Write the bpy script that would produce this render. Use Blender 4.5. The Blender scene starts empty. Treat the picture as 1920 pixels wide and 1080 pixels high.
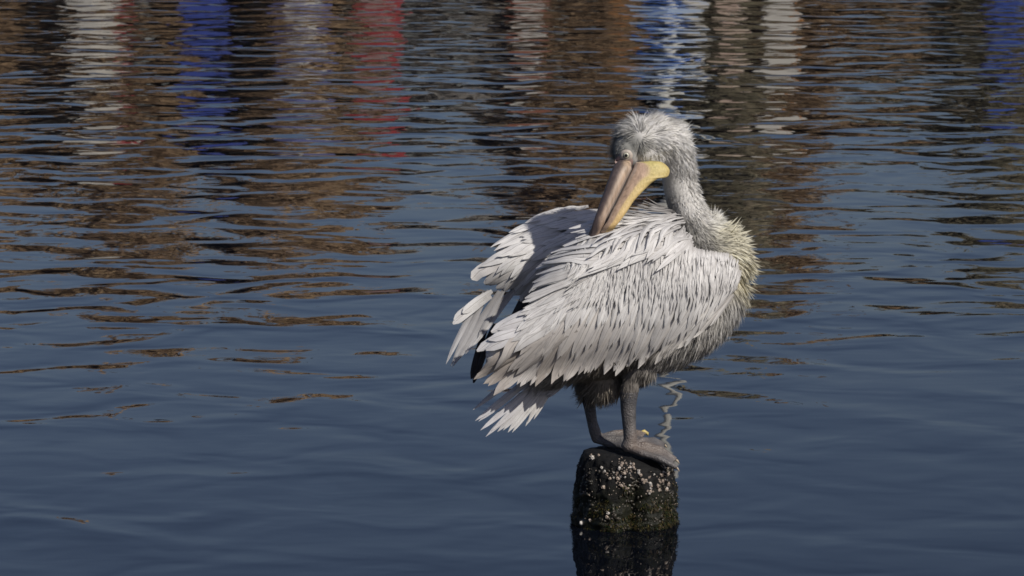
import bpy, bmesh, math, random
import numpy as np
from mathutils import Vector, Matrix, noise
from mathutils.bvhtree import BVHTree
R = math.radians
rng = random.Random(11)
sc = bpy.context.scene
# ------------------------------------------------------------------ camera
CAM = Vector((0.0, -9.9, 1.978)); PITCH = R(8.0); FPX = 7600.0
cd = bpy.data.cameras.new('camera'); cam = bpy.data.objects.new('camera', cd)
sc.collection.objects.link(cam); cam.location = CAM
cam.rotation_euler = (R(90) - PITCH, 0, 0)
cd.sensor_width = 36.0; cd.lens = FPX / 1920 * 36.0
cd.clip_start = 0.1; cd.clip_end = 3000
cd.dof.use_dof = True; cd.dof.focus_distance = 9.95; cd.dof.aperture_fstop = 22.0
sc.camera = cam
# ------------------------------------------------------------------ light
SUN_AZ = R(42)      # from straight behind the camera towards the right
SUN_EL = R(40)
sdir = Vector((math.sin(SUN_AZ)*math.cos(SUN_EL), -math.cos(SUN_AZ)*math.cos(SUN_EL), math.sin(SUN_EL)))
w = bpy.data.worlds.new('World'); sc.world = w; w.use_nodes = True
nt = w.node_tree; bg = nt.nodes['Background']
sky = nt.nodes.new('ShaderNodeTexSky'); sky.sky_type = 'NISHITA'; sky.sun_disc = False
sky.sun_elevation = SUN_EL; sky.sun_rotation = math.atan2(sdir.x, sdir.y)
sky.air_density = 1.0; sky.dust_density = 1.6; sky.ozone_density = 2.6
wb = nt.nodes.new('ShaderNodeMixRGB'); wb.blend_type = 'MULTIPLY'; wb.inputs[0].default_value = 1.0
wb.inputs[2].default_value = (1.0, .935, 1.03, 1)      # the camera's white balance
nt.links.new(sky.outputs[0], wb.inputs[1]); nt.links.new(wb.outputs[0], bg.inputs[0]); bg.inputs[1].default_value = 0.064
sd = bpy.data.lights.new('sun', 'SUN'); sd.energy = 4.25; sd.angle = R(0.53); sd.color = (1.0, 0.94, 0.86)
so = bpy.data.objects.new('sun', sd); sc.collection.objects.link(so)
so.rotation_euler = sdir.to_track_quat('Z', 'Y').to_euler()
sc.cycles.filter_width = 1.6
sc.view_settings.view_transform = 'Standard'; sc.view_settings.look = 'None'
sc.view_settings.exposure = -0.12; sc.view_settings.gamma = 1.0
# ------------------------------------------------------------------ helpers
COL = sc.collection
cp, sp = math.cos(PITCH), math.sin(PITCH)
def W(px, py, Y=0.0):
    """point of the bird's drawing at depth Y (metres beyond the post's axis)"""
    a = (px - 960) / FPX; b = (540 - py) / FPX
    d = Vector((a, cp + b*sp, -sp + b*cp))
    return CAM + d * ((Y - CAM.y) / d.y)
def proj(p):
    v = p - CAM
    zc = v.y*cp - v.z*sp; yc = v.y*sp + v.z*cp
    return 960 + FPX*v.x/zc, 540 - FPX*yc/zc
def lerp(a, b, t): return a + (b - a)*t
def pl(vals, t):
    """piecewise linear value list over t 0..1 (numbers or tuples)"""
    n = len(vals) - 1; f = max(0, min(.99999, t))*n; i = int(f); f -= i
    a, b = vals[i], vals[i+1]
    if isinstance(a, (tuple, list)): return tuple(x + (y-x)*f for x, y in zip(a, b))
    return a + (b-a)*f
def link(name, me, parent=None, mats=()):
    o = bpy.data.objects.new(name, me); COL.objects.link(o)
    for m in mats: me.materials.append(m)
    if parent: o.parent = parent
    return o
def tag(o, label=None, cat=None, group=None, kind=None):
    if label: o['label'] = label
    if cat: o['category'] = cat
    if group: o['group'] = group
    if kind: o['kind'] = kind
    return o
def empty(name, loc=(0,0,0)):
    o = bpy.data.objects.new(name, None); COL.objects.link(o); o.location = loc; o.empty_display_size = .1
    return o
def from_py(name, vs, fs, smooth=True, cols=None, uvs=None):
    me = bpy.data.meshes.new(name)
    me.from_pydata([tuple(v) for v in vs], [], fs); me.update()
    if smooth: me.polygons.foreach_set('use_smooth', [True]*len(me.polygons))
    if cols is not None:
        ca = me.color_attributes.new('tint', 'FLOAT_COLOR', 'POINT')
        ca.data.foreach_set('color', np.array([(c[0], c[1], c[2], 1) for c in cols], dtype=np.float32).ravel())
    if uvs is not None:
        ul = me.uv_layers.new(name='uv')
        li = np.empty(len(me.loops), dtype=np.int32); me.loops.foreach_get('vertex_index', li)
        ul.data.foreach_set('uv', np.array(uvs, dtype=np.float32)[li].ravel())
    return me
class NB:
    def __init__(s, name):
        s.m = bpy.data.materials.new(name); s.m.use_nodes = True; s.t = s.m.node_tree
        s.b = s.t.nodes['Principled BSDF']; s.o = s.t.nodes['Material Output']
    def n(s, typ, **kw):
        nd = s.t.nodes.new('ShaderNode' + typ)
        for k, v in kw.items():
            if k.startswith('i_'):
                key = k[2:]; key = int(key) if key.isdigit() else key.replace('_', ' ')
                nd.inputs[key].default_value = v
            else: setattr(nd, k, v)
        return nd
    def l(s, a, b): s.t.links.new(a, b)
    def ramp(s, fac, stops):
        r = s.n('ValToRGB'); e = r.color_ramp.elements
        while len(e) < len(stops): e.new(.5)
        for el, (p, c) in zip(e, stops): el.position = p; el.color = (*c, 1) if len(c) == 3 else c
        s.l(fac, r.inputs[0]); return r.outputs[0]
def simple_mat(name, col, rough=.7, var=.25, scale=6, bump=0.0):
    k = NB(name); tc = k.n('TexCoord'); no = k.n('TexNoise', i_Scale=scale, i_Detail=5.0)
    k.l(tc.outputs['Object'], no.inputs['Vector'])
    a = tuple(c*(1-var) for c in col); b = tuple(min(1, c*(1+var)) for c in col)
    k.l(k.ramp(no.outputs[0], [(.3, a), (.7, b)]), k.b.inputs['Base Color'])
    k.b.inputs['Roughness'].default_value = rough
    if bump:
        bp = k.n('Bump', i_Strength=.6, i_Distance=bump); k.l(no.outputs[0], bp.inputs['Height']); k.l(bp.outputs[0], k.b.inputs['Normal'])
    return k.m
# ------------------------------------------------------------------ materials
def mat_water():
    k = NB('harbour_water'); b = k.b
    b.inputs['Roughness'].default_value = .015; b.inputs['IOR'].default_value = 1.333
    tc = k.n('TexCoord')
    def nz(sx, sy, detail, rough, dist=0.0, off=0.0):
        mp = k.n('Mapping'); mp.inputs['Scale'].default_value = (sx, sy, 1); mp.inputs['Location'].default_value = (off, off*.7, off)
        mp.inputs['Rotation'].default_value = (0, 0, R(4))
        k.l(tc.outputs['Object'], mp.inputs['Vector'])
        n = k.n('TexNoise', i_Scale=1.0, i_Detail=detail, i_Roughness=rough, i_Distortion=dist)
        k.l(mp.outputs[0], n.inputs['Vector']); return n.outputs[0]
    def mul(a, v):
        m = k.n('Math', operation='MULTIPLY'); k.l(a, m.inputs[0])
        if isinstance(v, float): m.inputs[1].default_value = v
        else: k.l(v, m.inputs[1])
        return m.outputs[0]
    def add(a, c):
        m = k.n('Math', operation='ADD'); k.l(a, m.inputs[0]); k.l(c, m.inputs[1]); return m.outputs[0]
    big = nz(.45, .8, 1.0, .4)
    mid = nz(2.7, 2.7, 1.6, .42, .5, 7.0)
    fine = nz(6.0, 8.5, 1.5, .45, .4, 3.0)
    # the breeze ruffles the open water more than the sheltered water by the quay
    sep = k.n('SeparateXYZ'); k.l(tc.outputs['Object'], sep.inputs[0])
    mr = k.n('MapRange', i_From_Min=-1.0, i_From_Max=14.0, i_To_Min=.32, i_To_Max=.75); k.l(sep.outputs['Y'], mr.inputs[0])
    gust = nz(.16, .3, 1.0, .5, 0.0, 12.0)
    gr = k.n('MapRange', i_From_Min=.3, i_From_Max=.7, i_To_Min=.55, i_To_Max=1.35); k.l(gust, gr.inputs[0])
    m2 = k.n('MapRange', i_From_Min=-4.0, i_From_Max=9.0, i_To_Min=.22, i_To_Max=1.6); k.l(sep.outputs['Y'], m2.inputs[0])
    h = add(mul(big, WB), mul(mul(mul(mid, WM), gr.outputs[0]), m2.outputs[0]))
    h = add(h, mul(mul(mul(fine, WF), mr.outputs[0]), gr.outputs[0]))
    bp = k.n('Bump', i_Strength=1.0, i_Distance=1.0); k.l(h, bp.inputs['Height']); k.l(bp.outputs[0], b.inputs['Normal'])
    dp = nz(.25, .5, 3.0, .5, 0.0, 31.0)
    k.l(k.ramp(dp, [(.3, (.0015, .0025, .005)), (.7, (.003, .004, .007))]), b.inputs['Base Color'])
    return k.m
WB, WM, WF = .0065, .0116, .0018
def mat_feather(name, c1, c2, shaft, rough=.62, per_object=True):
    k = NB(name); uv = k.n('UVMap'); uv.uv_map = 'uv'
    sep = k.n('SeparateXYZ'); k.l(uv.outputs[0], sep.inputs[0])
    at = k.n('Attribute', attribute_name='tint')
    oi = k.n('ObjectInfo')
    no = k.n('TexNoise', i_Scale=38.0, i_Detail=4.0); tc = k.n('TexCoord'); k.l(tc.outputs['Object'], no.inputs['Vector'])
    base = k.ramp(no.outputs[0], [(.32, c2), (.62, c1)])
    mx = k.n('MixRGB', blend_type='MULTIPLY', i_Fac=1.0); k.l(base, mx.inputs[1]); k.l(at.outputs['Color'], mx.inputs[2])
    # barbs: fine oblique streaks on each vane
    ab = k.n('Math', operation='ABSOLUTE'); sb = k.n('Math', operation='SUBTRACT', i_1=.5); k.l(sep.outputs['X'], sb.inputs[0]); k.l(sb.outputs[0], ab.inputs[0])
    m1 = k.n('Math', operation='MULTIPLY_ADD', i_1=-.9); k.l(ab.outputs[0], m1.inputs[0]); k.l(sep.outputs['Y'], m1.inputs[2])
    cb = k.n('CombineXYZ'); 
    m3 = k.n('Math', operation='MULTIPLY', i_1=42.0); k.l(m1.outputs[0], m3.inputs[0]); k.l(m3.outputs[0], cb.inputs['Y'])
    m4 = k.n('Math', operation='MULTIPLY', i_1=2.0); k.l(sep.outputs['X'], m4.inputs[0]); k.l(m4.outputs[0], cb.inputs['X'])
    k.l(oi.outputs['Random'], cb.inputs['Z'])
    bn = k.n('TexNoise', i_Scale=1.0, i_Detail=3.0); k.l(cb.outputs[0], bn.inputs['Vector'])
    br = k.ramp(bn.outputs[0], [(.35, (.80, .79, .78)), (.65, (1, 1, 1))])
    mx2 = k.n('MixRGB', blend_type='MULTIPLY', i_Fac=.75); k.l(mx.outputs[0], mx2.inputs[1]); k.l(br, mx2.inputs[2])
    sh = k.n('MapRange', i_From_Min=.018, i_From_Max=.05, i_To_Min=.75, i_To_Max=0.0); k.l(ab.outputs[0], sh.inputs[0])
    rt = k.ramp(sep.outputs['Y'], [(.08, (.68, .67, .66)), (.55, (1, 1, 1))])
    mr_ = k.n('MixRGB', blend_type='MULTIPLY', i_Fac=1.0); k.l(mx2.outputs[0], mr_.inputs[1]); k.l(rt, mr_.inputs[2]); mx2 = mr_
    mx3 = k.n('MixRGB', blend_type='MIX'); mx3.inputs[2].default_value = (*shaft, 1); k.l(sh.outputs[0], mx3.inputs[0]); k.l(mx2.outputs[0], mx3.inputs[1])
    k.l(mx3.outputs[0], k.b.inputs['Base Color']); k.b.inputs['Roughness'].default_value = rough
    k.b.inputs['Specular IOR Level'].default_value = .25
    bp = k.n('Bump', i_Strength=.35, i_Distance=.001); k.l(bn.outputs[0], bp.inputs['Height']); k.l(bp.outputs[0], k.b.inputs['Normal'])
    tr = k.n('BsdfTranslucent'); k.l(mx3.outputs[0], tr.inputs[0])
    ms = k.n('MixShader', i_0=.18); k.l(k.b.outputs[0], ms.inputs[1]); k.l(tr.outputs[0], ms.inputs[2]); k.l(ms.outputs[0], k.o.inputs[0])
    return k.m
def mat_strand(name, rough=.7, tl=.2):
    k = NB(name); at = k.n('Attribute', attribute_name='tint')
    k.l(at.outputs['Color'], k.b.inputs['Base Color']); k.b.inputs['Roughness'].default_value = rough
    k.b.inputs['Specular IOR Level'].default_value = .2
    tr = k.n('BsdfTranslucent'); k.l(at.outputs['Color'], tr.inputs[0])
    ms = k.n('MixShader', i_0=tl); k.l(k.b.outputs[0], ms.inputs[1]); k.l(tr.outputs[0], ms.inputs[2]); k.l(ms.outputs[0], k.o.inputs[0])
    return k.m
def mat_tint_skin(name, rough, nscale, bump, var=.25, stretch=(1,1,1)):
    k = NB(name); at = k.n('Attribute', attribute_name='tint'); tc = k.n('TexCoord')
    mp = k.n('Mapping'); mp.inputs['Scale'].default_value = stretch; k.l(tc.outputs['Object'], mp.inputs[0])
    no = k.n('TexNoise', i_Scale=nscale, i_Detail=6.0, i_Roughness=.6); k.l(mp.outputs[0], no.inputs['Vector'])
    r = k.ramp(no.outputs[0], [(.3, (1-var,)*3), (.7, (1, 1, 1))])
    mx = k.n('MixRGB', blend_type='MULTIPLY', i_Fac=1.0); k.l(at.outputs['Color'], mx.inputs[1]); k.l(r, mx.inputs[2])
    k.l(mx.outputs[0], k.b.inputs['Base Color']); k.b.inputs['Roughness'].default_value = rough
    bp = k.n('Bump', i_Strength=.7, i_Distance=bump); k.l(no.outputs[0], bp.inputs['Height']); k.l(bp.outputs[0], k.b.inputs['Normal'])
    return k.m
def mat_leg():
    k = NB('leg_skin'); tc = k.n('TexCoord')
    no = k.n('TexNoise', i_Scale=45.0, i_Detail=5.0); k.l(tc.outputs['Object'], no.inputs['Vector'])
    n2 = k.n('TexNoise', i_Scale=9.0, i_Detail=3.0); k.l(tc.outputs['Object'], n2.inputs['Vector'])
    c = k.ramp(n2.outputs[0], [(.36, (.085, .085, .09)), (.5, (.14, .132, .128)), (.66, (.17, .14, .12))])
    vo = k.n('TexVoronoi', i_Scale=260.0); k.l(tc.outputs['Object'], vo.inputs['Vector'])
    r = k.ramp(no.outputs[0], [(.3, (.62, .6, .6)), (.7, (1, 1, 1))])
    mx = k.n('MixRGB', blend_type='MULTIPLY', i_Fac=1.0); k.l(c, mx.inputs[1]); k.l(r, mx.inputs[2])
    k.l(mx.outputs[0], k.b.inputs['Base Color']); k.b.inputs['Roughness'].default_value = .5
    ad = k.n('Math', operation='ADD'); k.l(vo.outputs[0], ad.inputs[0]); k.l(no.outputs[0], ad.inputs[1])
    bp = k.n('Bump', i_Strength=.9, i_Distance=.0017); k.l(ad.outputs[0], bp.inputs['Height']); k.l(bp.outputs[0], k.b.inputs['Normal'])
    return k.m
def mat_post():
    k = NB('weathered_post'); tc = k.n('TexCoord')
    n1 = k.n('TexNoise', i_Scale=14.0, i_Detail=8.0, i_Roughness=.65); k.l(tc.outputs['Object'], n1.inputs['Vector'])
    n2 = k.n('TexNoise', i_Scale=60.0, i_Detail=6.0, i_Roughness=.7); k.l(tc.outputs['Object'], n2.inputs['Vector'])
    sep = k.n('SeparateXYZ'); k.l(tc.outputs['Object'], sep.inputs[0])
    dark = k.ramp(n2.outputs[0], [(.35, (.003, .0035, .004)), (.62, (.010, .010, .010)), (.8, (.022, .019, .016))])
    alg = k.ramp(n2.outputs[0], [(.3, (.004, .005, .003)), (.55, (.010, .011, .005)), (.75, (.032, .027, .012))])
    mr = k.n('MapRange', i_From_Min=.15, i_From_Max=.02, i_To_Min=-.25, i_To_Max=.35); k.l(sep.outputs['Z'], mr.inputs[0])
    ad = k.n('Math', operation='ADD'); k.l(n1.outputs[0], ad.inputs[0]); k.l(mr.outputs[0], ad.inputs[1])
    f = k.ramp(ad.outputs[0], [(.45, (0, 0, 0)), (.6, (1, 1, 1))])
    mx = k.n('MixRGB', blend_type='MIX'); k.l(f, mx.inputs[0]); k.l(dark, mx.inputs[1]); k.l(alg, mx.inputs[2])
    k.l(mx.outputs[0], k.b.inputs['Base Color']); k.b.inputs['Specular IOR Level'].default_value = .25
    rr = k.n('MapRange', i_From_Min=.09, i_From_Max=.02, i_To_Min=.75, i_To_Max=.35); k.l(sep.outputs['Z'], rr.inputs[0]); k.l(rr.outputs[0], k.b.inputs['Roughness'])
    bp = k.n('Bump', i_Strength=1.0, i_Distance=.006); k.l(n2.outputs[0], bp.inputs['Height']); k.l(bp.outputs[0], k.b.inputs['Normal'])
    return k.m
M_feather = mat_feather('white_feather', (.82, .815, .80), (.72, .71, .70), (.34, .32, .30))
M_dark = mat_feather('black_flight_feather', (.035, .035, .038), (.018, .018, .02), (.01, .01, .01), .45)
M_down = mat_strand('body_plumage', .75, .38)
M_leg = mat_leg()
M_under = simple_mat('underlayer', (.42, .41, .40), .9, .3, 60, .002)
M_bill = mat_tint_skin('bill_horn', .5, 110, .0012, .5, (1, 1, .16))
M_pouch = mat_tint_skin('pouch_skin', .55, 170, .0026, .3, (1, 1, .6))
M_facial = mat_tint_skin('facial_skin', .6, 160, .001, .25)
# ------------------------------------------------------------------ water
def grid_sheet(name, x0, x1, y0, y1, z, mat):
    me = from_py(name, [(x0,y0,z),(x1,y0,z),(x1,y1,z),(x0,y1,z)], [(0,1,2,3)], False)
    return link(name, me, None, [mat])
tag(grid_sheet('water', -900, 900, -60, 96.0, 0, mat_water()), kind='structure')
M_bank = simple_mat('bank_soil', (.085, .065, .045), .95, .4, .4, .1)
# the harbour floor and the land beyond
tag(grid_sheet('seabed', -1500, 1500, -400, 1600, -3.5, simple_mat('seabed_mud', (.05, .05, .04), .9)), kind='structure')
vs, fs = [], []
NX, NY = 60, 26
for j in range(NY):
    for i in range(NX):
        x = -420 + 840*i/(NX-1); t = j/(NY-1); y = 94 + 900*t*t
        z = -.6 if j == 0 else 1.2 + .3*noise.noise(Vector((x*.05, y*.05, 0))) + max(0, (y-130))*.012*(1+noise.noise(Vector((x*.01, y*.01, 3))))
        if j == 1: z = 1.3
        vs.append((x, y, z))
for j in range(NY-1):
    for i in range(NX-1):
        a = j*NX+i; fs.append((a, a+1, a+NX+1, a+NX))
tag(link('terrain', from_py('terrain', vs, fs), None, [M_bank]), kind='structure')
# ------------------------------------------------------------------ post
POST = W(1173, 985, 0.0); PX = POST.x; PR = .122; PTOP = .176
def ptop(a, r):  # height of the worn top at angle a, relative radius r
    x = math.cos(a)*r
    return PTOP - .012*x - .020*max(0, r-.55)**2*4*(1 if x > -.3 else .7) - .012*(x > .2)*(x-.2)
post = empty('mooring_post', (PX, 0, 0))
tag(post, 'black weathered wooden post crusted with barnacles standing in the water under the pelican', 'post')
vs, fs = [], []
NA, NZ, NR = 128, 90, 14
def prad(a, z):
    d = Vector((math.cos(a)*1.4, math.sin(a)*1.4, z*7))
    n = noise.fractal(d*1.3, .8, 2.2, 4)*.0085 + noise.fractal(d*5, .9, 2.2, 4)*.0065
    low = max(0, min(1, (.10 - z)/.10))
    n += low*(.005 + .006*noise.noise(d*3.1))
    # the long split down the front
    fa = ((a + math.pi/2 - .06 - .08*math.sin(z*14) + math.pi) % (2*math.pi)) - math.pi
    n -= .026*math.exp(-(fa/.13)**2)*max(0, min(1, (.115 - z)/.05))
    sh_ = max(0, z-.085)/.065; left = max(0, -math.cos(a))
    return PR + n + (.004 if z < .02 else 0) - (.003 + .020*left)*sh_**2
for j in range(NZ+1):
    z = -.6 + .5*j/10 if j < 10 else -.1 + (PTOP - .026 + .1)*(j-10)/(NZ-10)
    for i in range(NA):
        a = 2*math.pi*i/NA; r = prad(a, z)
        zz = z
        if z > .1: zz = lerp(z, ptop(a, 1.0), ((z-.1)/(PTOP-.026-.1))*1.0) if z > .1 else z
        vs.append((math.cos(a)*r, math.sin(a)*r, zz))
base = NZ*NA
for k in range(1, NR+1):
    rr = 1 - k/NR
    for i in range(NA):
        a = 2*math.pi*i/NA; r = prad(a, PTOP-.026)*rr
        n = noise.fractal(Vector((math.cos(a)*r*30, math.sin(a)*r*30, 2)), .9, 2.2, 4)*.003
        vs.append((math.cos(a)*r, math.sin(a)*r, ptop(a, rr) + n))
tot = len(vs)//NA
for j in range(tot-1):
    for i in range(NA):
        i2 = (i+1) % NA; fs.append((j*NA+i, j*NA+i2, (j+1)*NA+i2, (j+1)*NA+i))
me = from_py('shaft', vs, fs); shaft = link('shaft', me, post, [mat_post()])
pbvh = BVHTree.FromPolygons([Vector(v) for v in vs], fs)
def post_hit(ang, z):
    o = Vector((math.cos(ang)*.4, math.sin(ang)*.4, z)); h = pbvh.ray_cast(o, Vector((-math.cos(ang), -math.sin(ang), 0)))
    return (h[0], h[1] if h[1].dot(o) > 0 else -h[1]) if h[0] else (None, None)
M_barn = simple_mat('barnacle_shell', (.34, .28, .23), .8, .6, 90, .001)
M_barn2 = simple_mat('bleached_barnacle_shell', (.52, .49, .45), .75, .2, 90, .001)
def barnacle_mesh(name, seed, mat, hf):
    r_ = random.Random(seed); v, f = [], []; n = 8
    prof = [(1.0, 0), (.82, .45*hf), (.55, .9*hf), (.40, .86*hf), (.30, .35*hf)]
    js = [r_.uniform(.8, 1.2) for _ in range(n)]
    for (r, z) in prof:
        for i in range(n):
            a = 2*math.pi*i/n; k = js[i] if i % 2 else js[i]*.86
            v.append((math.cos(a)*r*k, math.sin(a)*r*k*.85, z*r_.uniform(.9, 1.1)))
    for j in range(len(prof)-1):
        for i in range(n): f.append((j*n+i, j*n+(i+1) % n, (j+1)*n+(i+1) % n, (j+1)*n+i))
    f.append(tuple(reversed([(len(prof)-1)*n+i for i in range(n)])))
    m = from_py(name, v, f, False); m.materials.append(mat); return m
bms = [barnacle_mesh('barnacle', s, M_barn if s % 3 else M_barn2, .7 + .1*s) for s in range(6)]
# clusters: (photo px, py, spread, how many)
clus = [(1098,862,7,7),(1138,860,3,1),(1160,868,10,16),(1170,880,14,20),(1150,890,14,16),(1126,877,3,2),(1115,890,5,3),(1183,873,9,7),(1195,881,4,2),
        (1206,900,9,9),(1218,915,11,14),(1235,905,11,14),(1252,885,9,12),(1261,878,6,9),(1261,897,4,6),(1260,915,5,8),(1258,925,4,5),(1244,890,6,6),
        (1100,930,4,4),(1098,896,4,3),(1130,915,4,2),(1115,978,4,3),(1148,970,4,3),(1140,958,3,2),(1243,978,4,3),(1165,905,9,10),(1178,918,8,6),(1232,925,8,6),(1242,955,4,2),(1099,986,4,2),(1190,890,12,8)]
sv, sf = [], []
nb = 0
for cx, cy, s_, n in clus:
    for _ in range(n):
        px = rng.gauss(cx, s_*.6); py = rng.gauss(cy, s_*.6)
        p = W(px, py, -.11); x = (p.x-PX)/.124
        if abs(x) > .985: x = math.copysign(.985, x)
        ang = -math.acos(x); hp, hn = post_hit(ang, p.z - (.0))
        if hp is None: continue
        sc_ = rng.choice([.0018, .0022, .0027, .0032, .0042, .0056])*rng.uniform(.85, 1.1)
        q = hn.to_track_quat('Z', 'Y').to_matrix().to_4x4() @ Matrix.Rotation(rng.uniform(0, 6.28), 4, 'Z')
        mt = Matrix.Translation(hp - hn*.0006) @ q @ Matrix.Diagonal((sc_, sc_, sc_, 1))
        if sc_ > .0028:
            o = bpy.data.objects.new('barnacle', rng.choice(bms)); COL.objects.link(o); o.parent = post; o.matrix_local = mt; nb += 1
        else:
            b0 = len(sv); m = bms[1]
            sv += [mt @ v.co for v in m.vertices]; sf += [tuple(b0+i for i in p_.vertices) for p_ in m.polygons]
for _ in range(260):   # tiny ones scattered all round the post
    ang = rng.uniform(0, 6.28); hp, hn = post_hit(ang, rng.uniform(.02, .15))
    if hp is None: continue
    s_ = rng.uniform(.0009, .0019); q = hn.to_track_quat('Z', 'Y').to_matrix().to_4x4()
    mt = Matrix.Translation(hp) @ q @ Matrix.Diagonal((s_, s_, s_, 1)); b0 = len(sv); m = bms[1]
    sv += [mt @ v.co for v in m.vertices]; sf += [tuple(b0+i for i in p_.vertices) for p_ in m.polygons]
tag(link('small_barnacles', from_py('small_barnacles', sv, sf, False), post, [M_barn]), kind='stuff')
mv, mf = [], []
mb = bmesh.new(); bmesh.ops.create_icosphere(mb, subdivisions=1, radius=1); mvs = [v.co.copy() for v in mb.verts]; mfs = [tuple(v.index for v in f.verts) for f in mb.faces]; mb.free()
for _ in range(900):
    ang = rng.uniform(0, 6.28); z = rng.uniform(-.05, .125) if rng.random() < .8 else rng.uniform(.08, .15)
    if noise.noise(Vector((math.cos(ang)*2.4, math.sin(ang)*2.4, z*16))) < -.02: continue
    hp, hn = post_hit(ang, z)
    if hp is None: continue
    r0 = rng.uniform(.0022, .0055); q = hn.to_track_quat('Z', 'Y').to_matrix().to_4x4() @ Matrix.Rotation(rng.uniform(0, 6.28), 4, 'Z')
    mt = Matrix.Translation(hp) @ q @ Matrix.Diagonal((r0*1.5, r0*.8, r0*rng.uniform(.6, 1.2), 1)); b0 = len(mv)
    mv += [mt @ (v*rng.uniform(.85, 1.15)) for v in mvs]; mf += [tuple(b0+i for i in f) for f in mfs]
tag(link('mussel_crust', from_py('mussel_crust', mv, mf), post, [simple_mat('mussel_shell', (.030, .026, .018), .45, .7, 40, .001)]), kind='stuff')
# ------------------------------------------------------------------ strands (plumage, weed)
class Strands:
    def __init__(s): s.v = []; s.f = []; s.c = []; s.n = []
    def add(s, p, d, L, w, side, col, tipcol=None, droop=0.0, segs=3, bend=None, nrm=None):
        if nrm is not None: s.n += [nrm]*(2*segs+1)
        b = len(s.v); q = p.copy(); dd = d.normalized(); tipcol = tipcol or col
        for i in range(segs+1):
            t = i/segs; ww = w*(1-t)**.7*(.55+.9*min(1, t*3)) if i < segs else 0
            c = tuple(lerp(col[k], tipcol[k], t) for k in range(3))
            if i < segs:
                s.v += [q - side*ww*.5, q + side*ww*.5]; s.c += [c, c]
                if i: s.f.append((b+2*i-2, b+2*i-1, b+2*i+1, b+2*i))
            else:
                s.v.append(q.copy()); s.c.append(c); s.f.append((b+2*i-2, b+2*i-1, b+2*i))
            dd = (dd + Vector((0, 0, -droop/segs)) + (bend/segs if bend else Vector())).normalized()
            q = q + dd*(L/segs)
    def build(s, name, parent, mat):
        me = from_py(name, s.v, s.f, True, s.c)
        if s.n: me.normals_split_custom_set_from_vertices([tuple(n) for n in s.n])   # down scatters like the soft coat it is, not like single blades
        return link(name, me, parent, [mat])
M_weed = mat_strand('seaweed', .45, .15)
st = Strands()
for _ in range(9000):
    ang = rng.uniform(0, 6.28); z = abs(rng.gauss(0, .05)) - .004
    hp, hn = post_hit(ang, z)
    if hp is None or z > .12: continue
    g = noise.noise(Vector((ang*2.2, z*30, 5)))
    if g < -.05 + z*1.6: continue
    side = hn.cross(Vector((rng.uniform(-.6, .6), rng.uniform(-.6, .6), 1))).normalized()
    d = hn*rng.uniform(.3, 1.3) + Vector((rng.gauss(0, .35), rng.gauss(0, .35), rng.gauss(-.25, .5)))
    k = rng.uniform(.5, 1.3); c = rng.choice([(.022*k, .024*k, .008*k), (.085*k, .072*k, .022*k), (.06*k, .042*k, .020*k), (.015*k, .026*k, .008*k), (.01*k, .012*k, .006*k)])
    st.add(hp, d, rng.uniform(.004, .011), rng.uniform(.0012, .003), side, c, None, .9)
tag(st.build('seaweed', post, M_weed), kind='stuff')
# ------------------------------------------------------------------ pelican
pel = empty('pelican', (PX, 0, PTOP))
tag(pel, 'shaggy pale grey pelican on the post, preening its back with its yellow pouched bill', 'pelican')
PINV = Matrix.Translation(-Vector((PX, 0, PTOP)))
def child(name, me, parent, mats):
    """mesh given in world coordinates, parented under the pelican tree (all parts share the pelican's origin)"""
    if not me.get('shifted'): me.transform(PINV); me['shifted'] = 1
    return link(name, me, parent, mats)
PXM = 1/760.0
def ellips(bm, c, r, rot=None, seg=24):
    m = Matrix.Translation(c) @ (rot.to_4x4() if rot else Matrix.Identity(4)) @ Matrix.Diagonal((*r, 1))
    bmesh.ops.create_uvsphere(bm, u_segments=seg, v_segments=seg//2, radius=1, matrix=m)
def tube(bm, pts, n=14, flat=None):
    """pts: (Vector, radius) ; closed tapered tube"""
    rings = []
    for i, (p, r) in enumerate(pts):
        a = pts[max(0, i-1)][0]; b = pts[min(len(pts)-1, i+1)][0]; t = (b-a).normalized()
        u = t.cross(Vector((0, 1, 0.01))).normalized(); v = t.cross(u).normalized()
        fl = flat[i] if flat else 1
        rings.append([bm.verts.new(p + u*math.cos(2*math.pi*k/n)*r + v*math.sin(2*math.pi*k/n)*r*fl) for k in range(n)])
    for a, b in zip(rings, rings[1:]):
        for k in range(n): bm.faces.new((a[k], a[(k+1) % n], b[(k+1) % n], b[k]))
    bm.faces.new(rings[0][::-1]); bm.faces.new(rings[-1])
def slab(bm, pts, th):
    """convex web: polygon of points with thickness"""
    top = [bm.verts.new(p + Vector((0, 0, th/2))) for p in pts]; bot = [bm.verts.new(p - Vector((0, 0, th/2))) for p in pts]
    bm.faces.new(top); bm.faces.new(bot[::-1])
    n = len(pts)
    for i in range(n): bm.faces.new((top[i], bot[i], bot[(i+1) % n], top[(i+1) % n]))
bm = bmesh.new()
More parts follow.
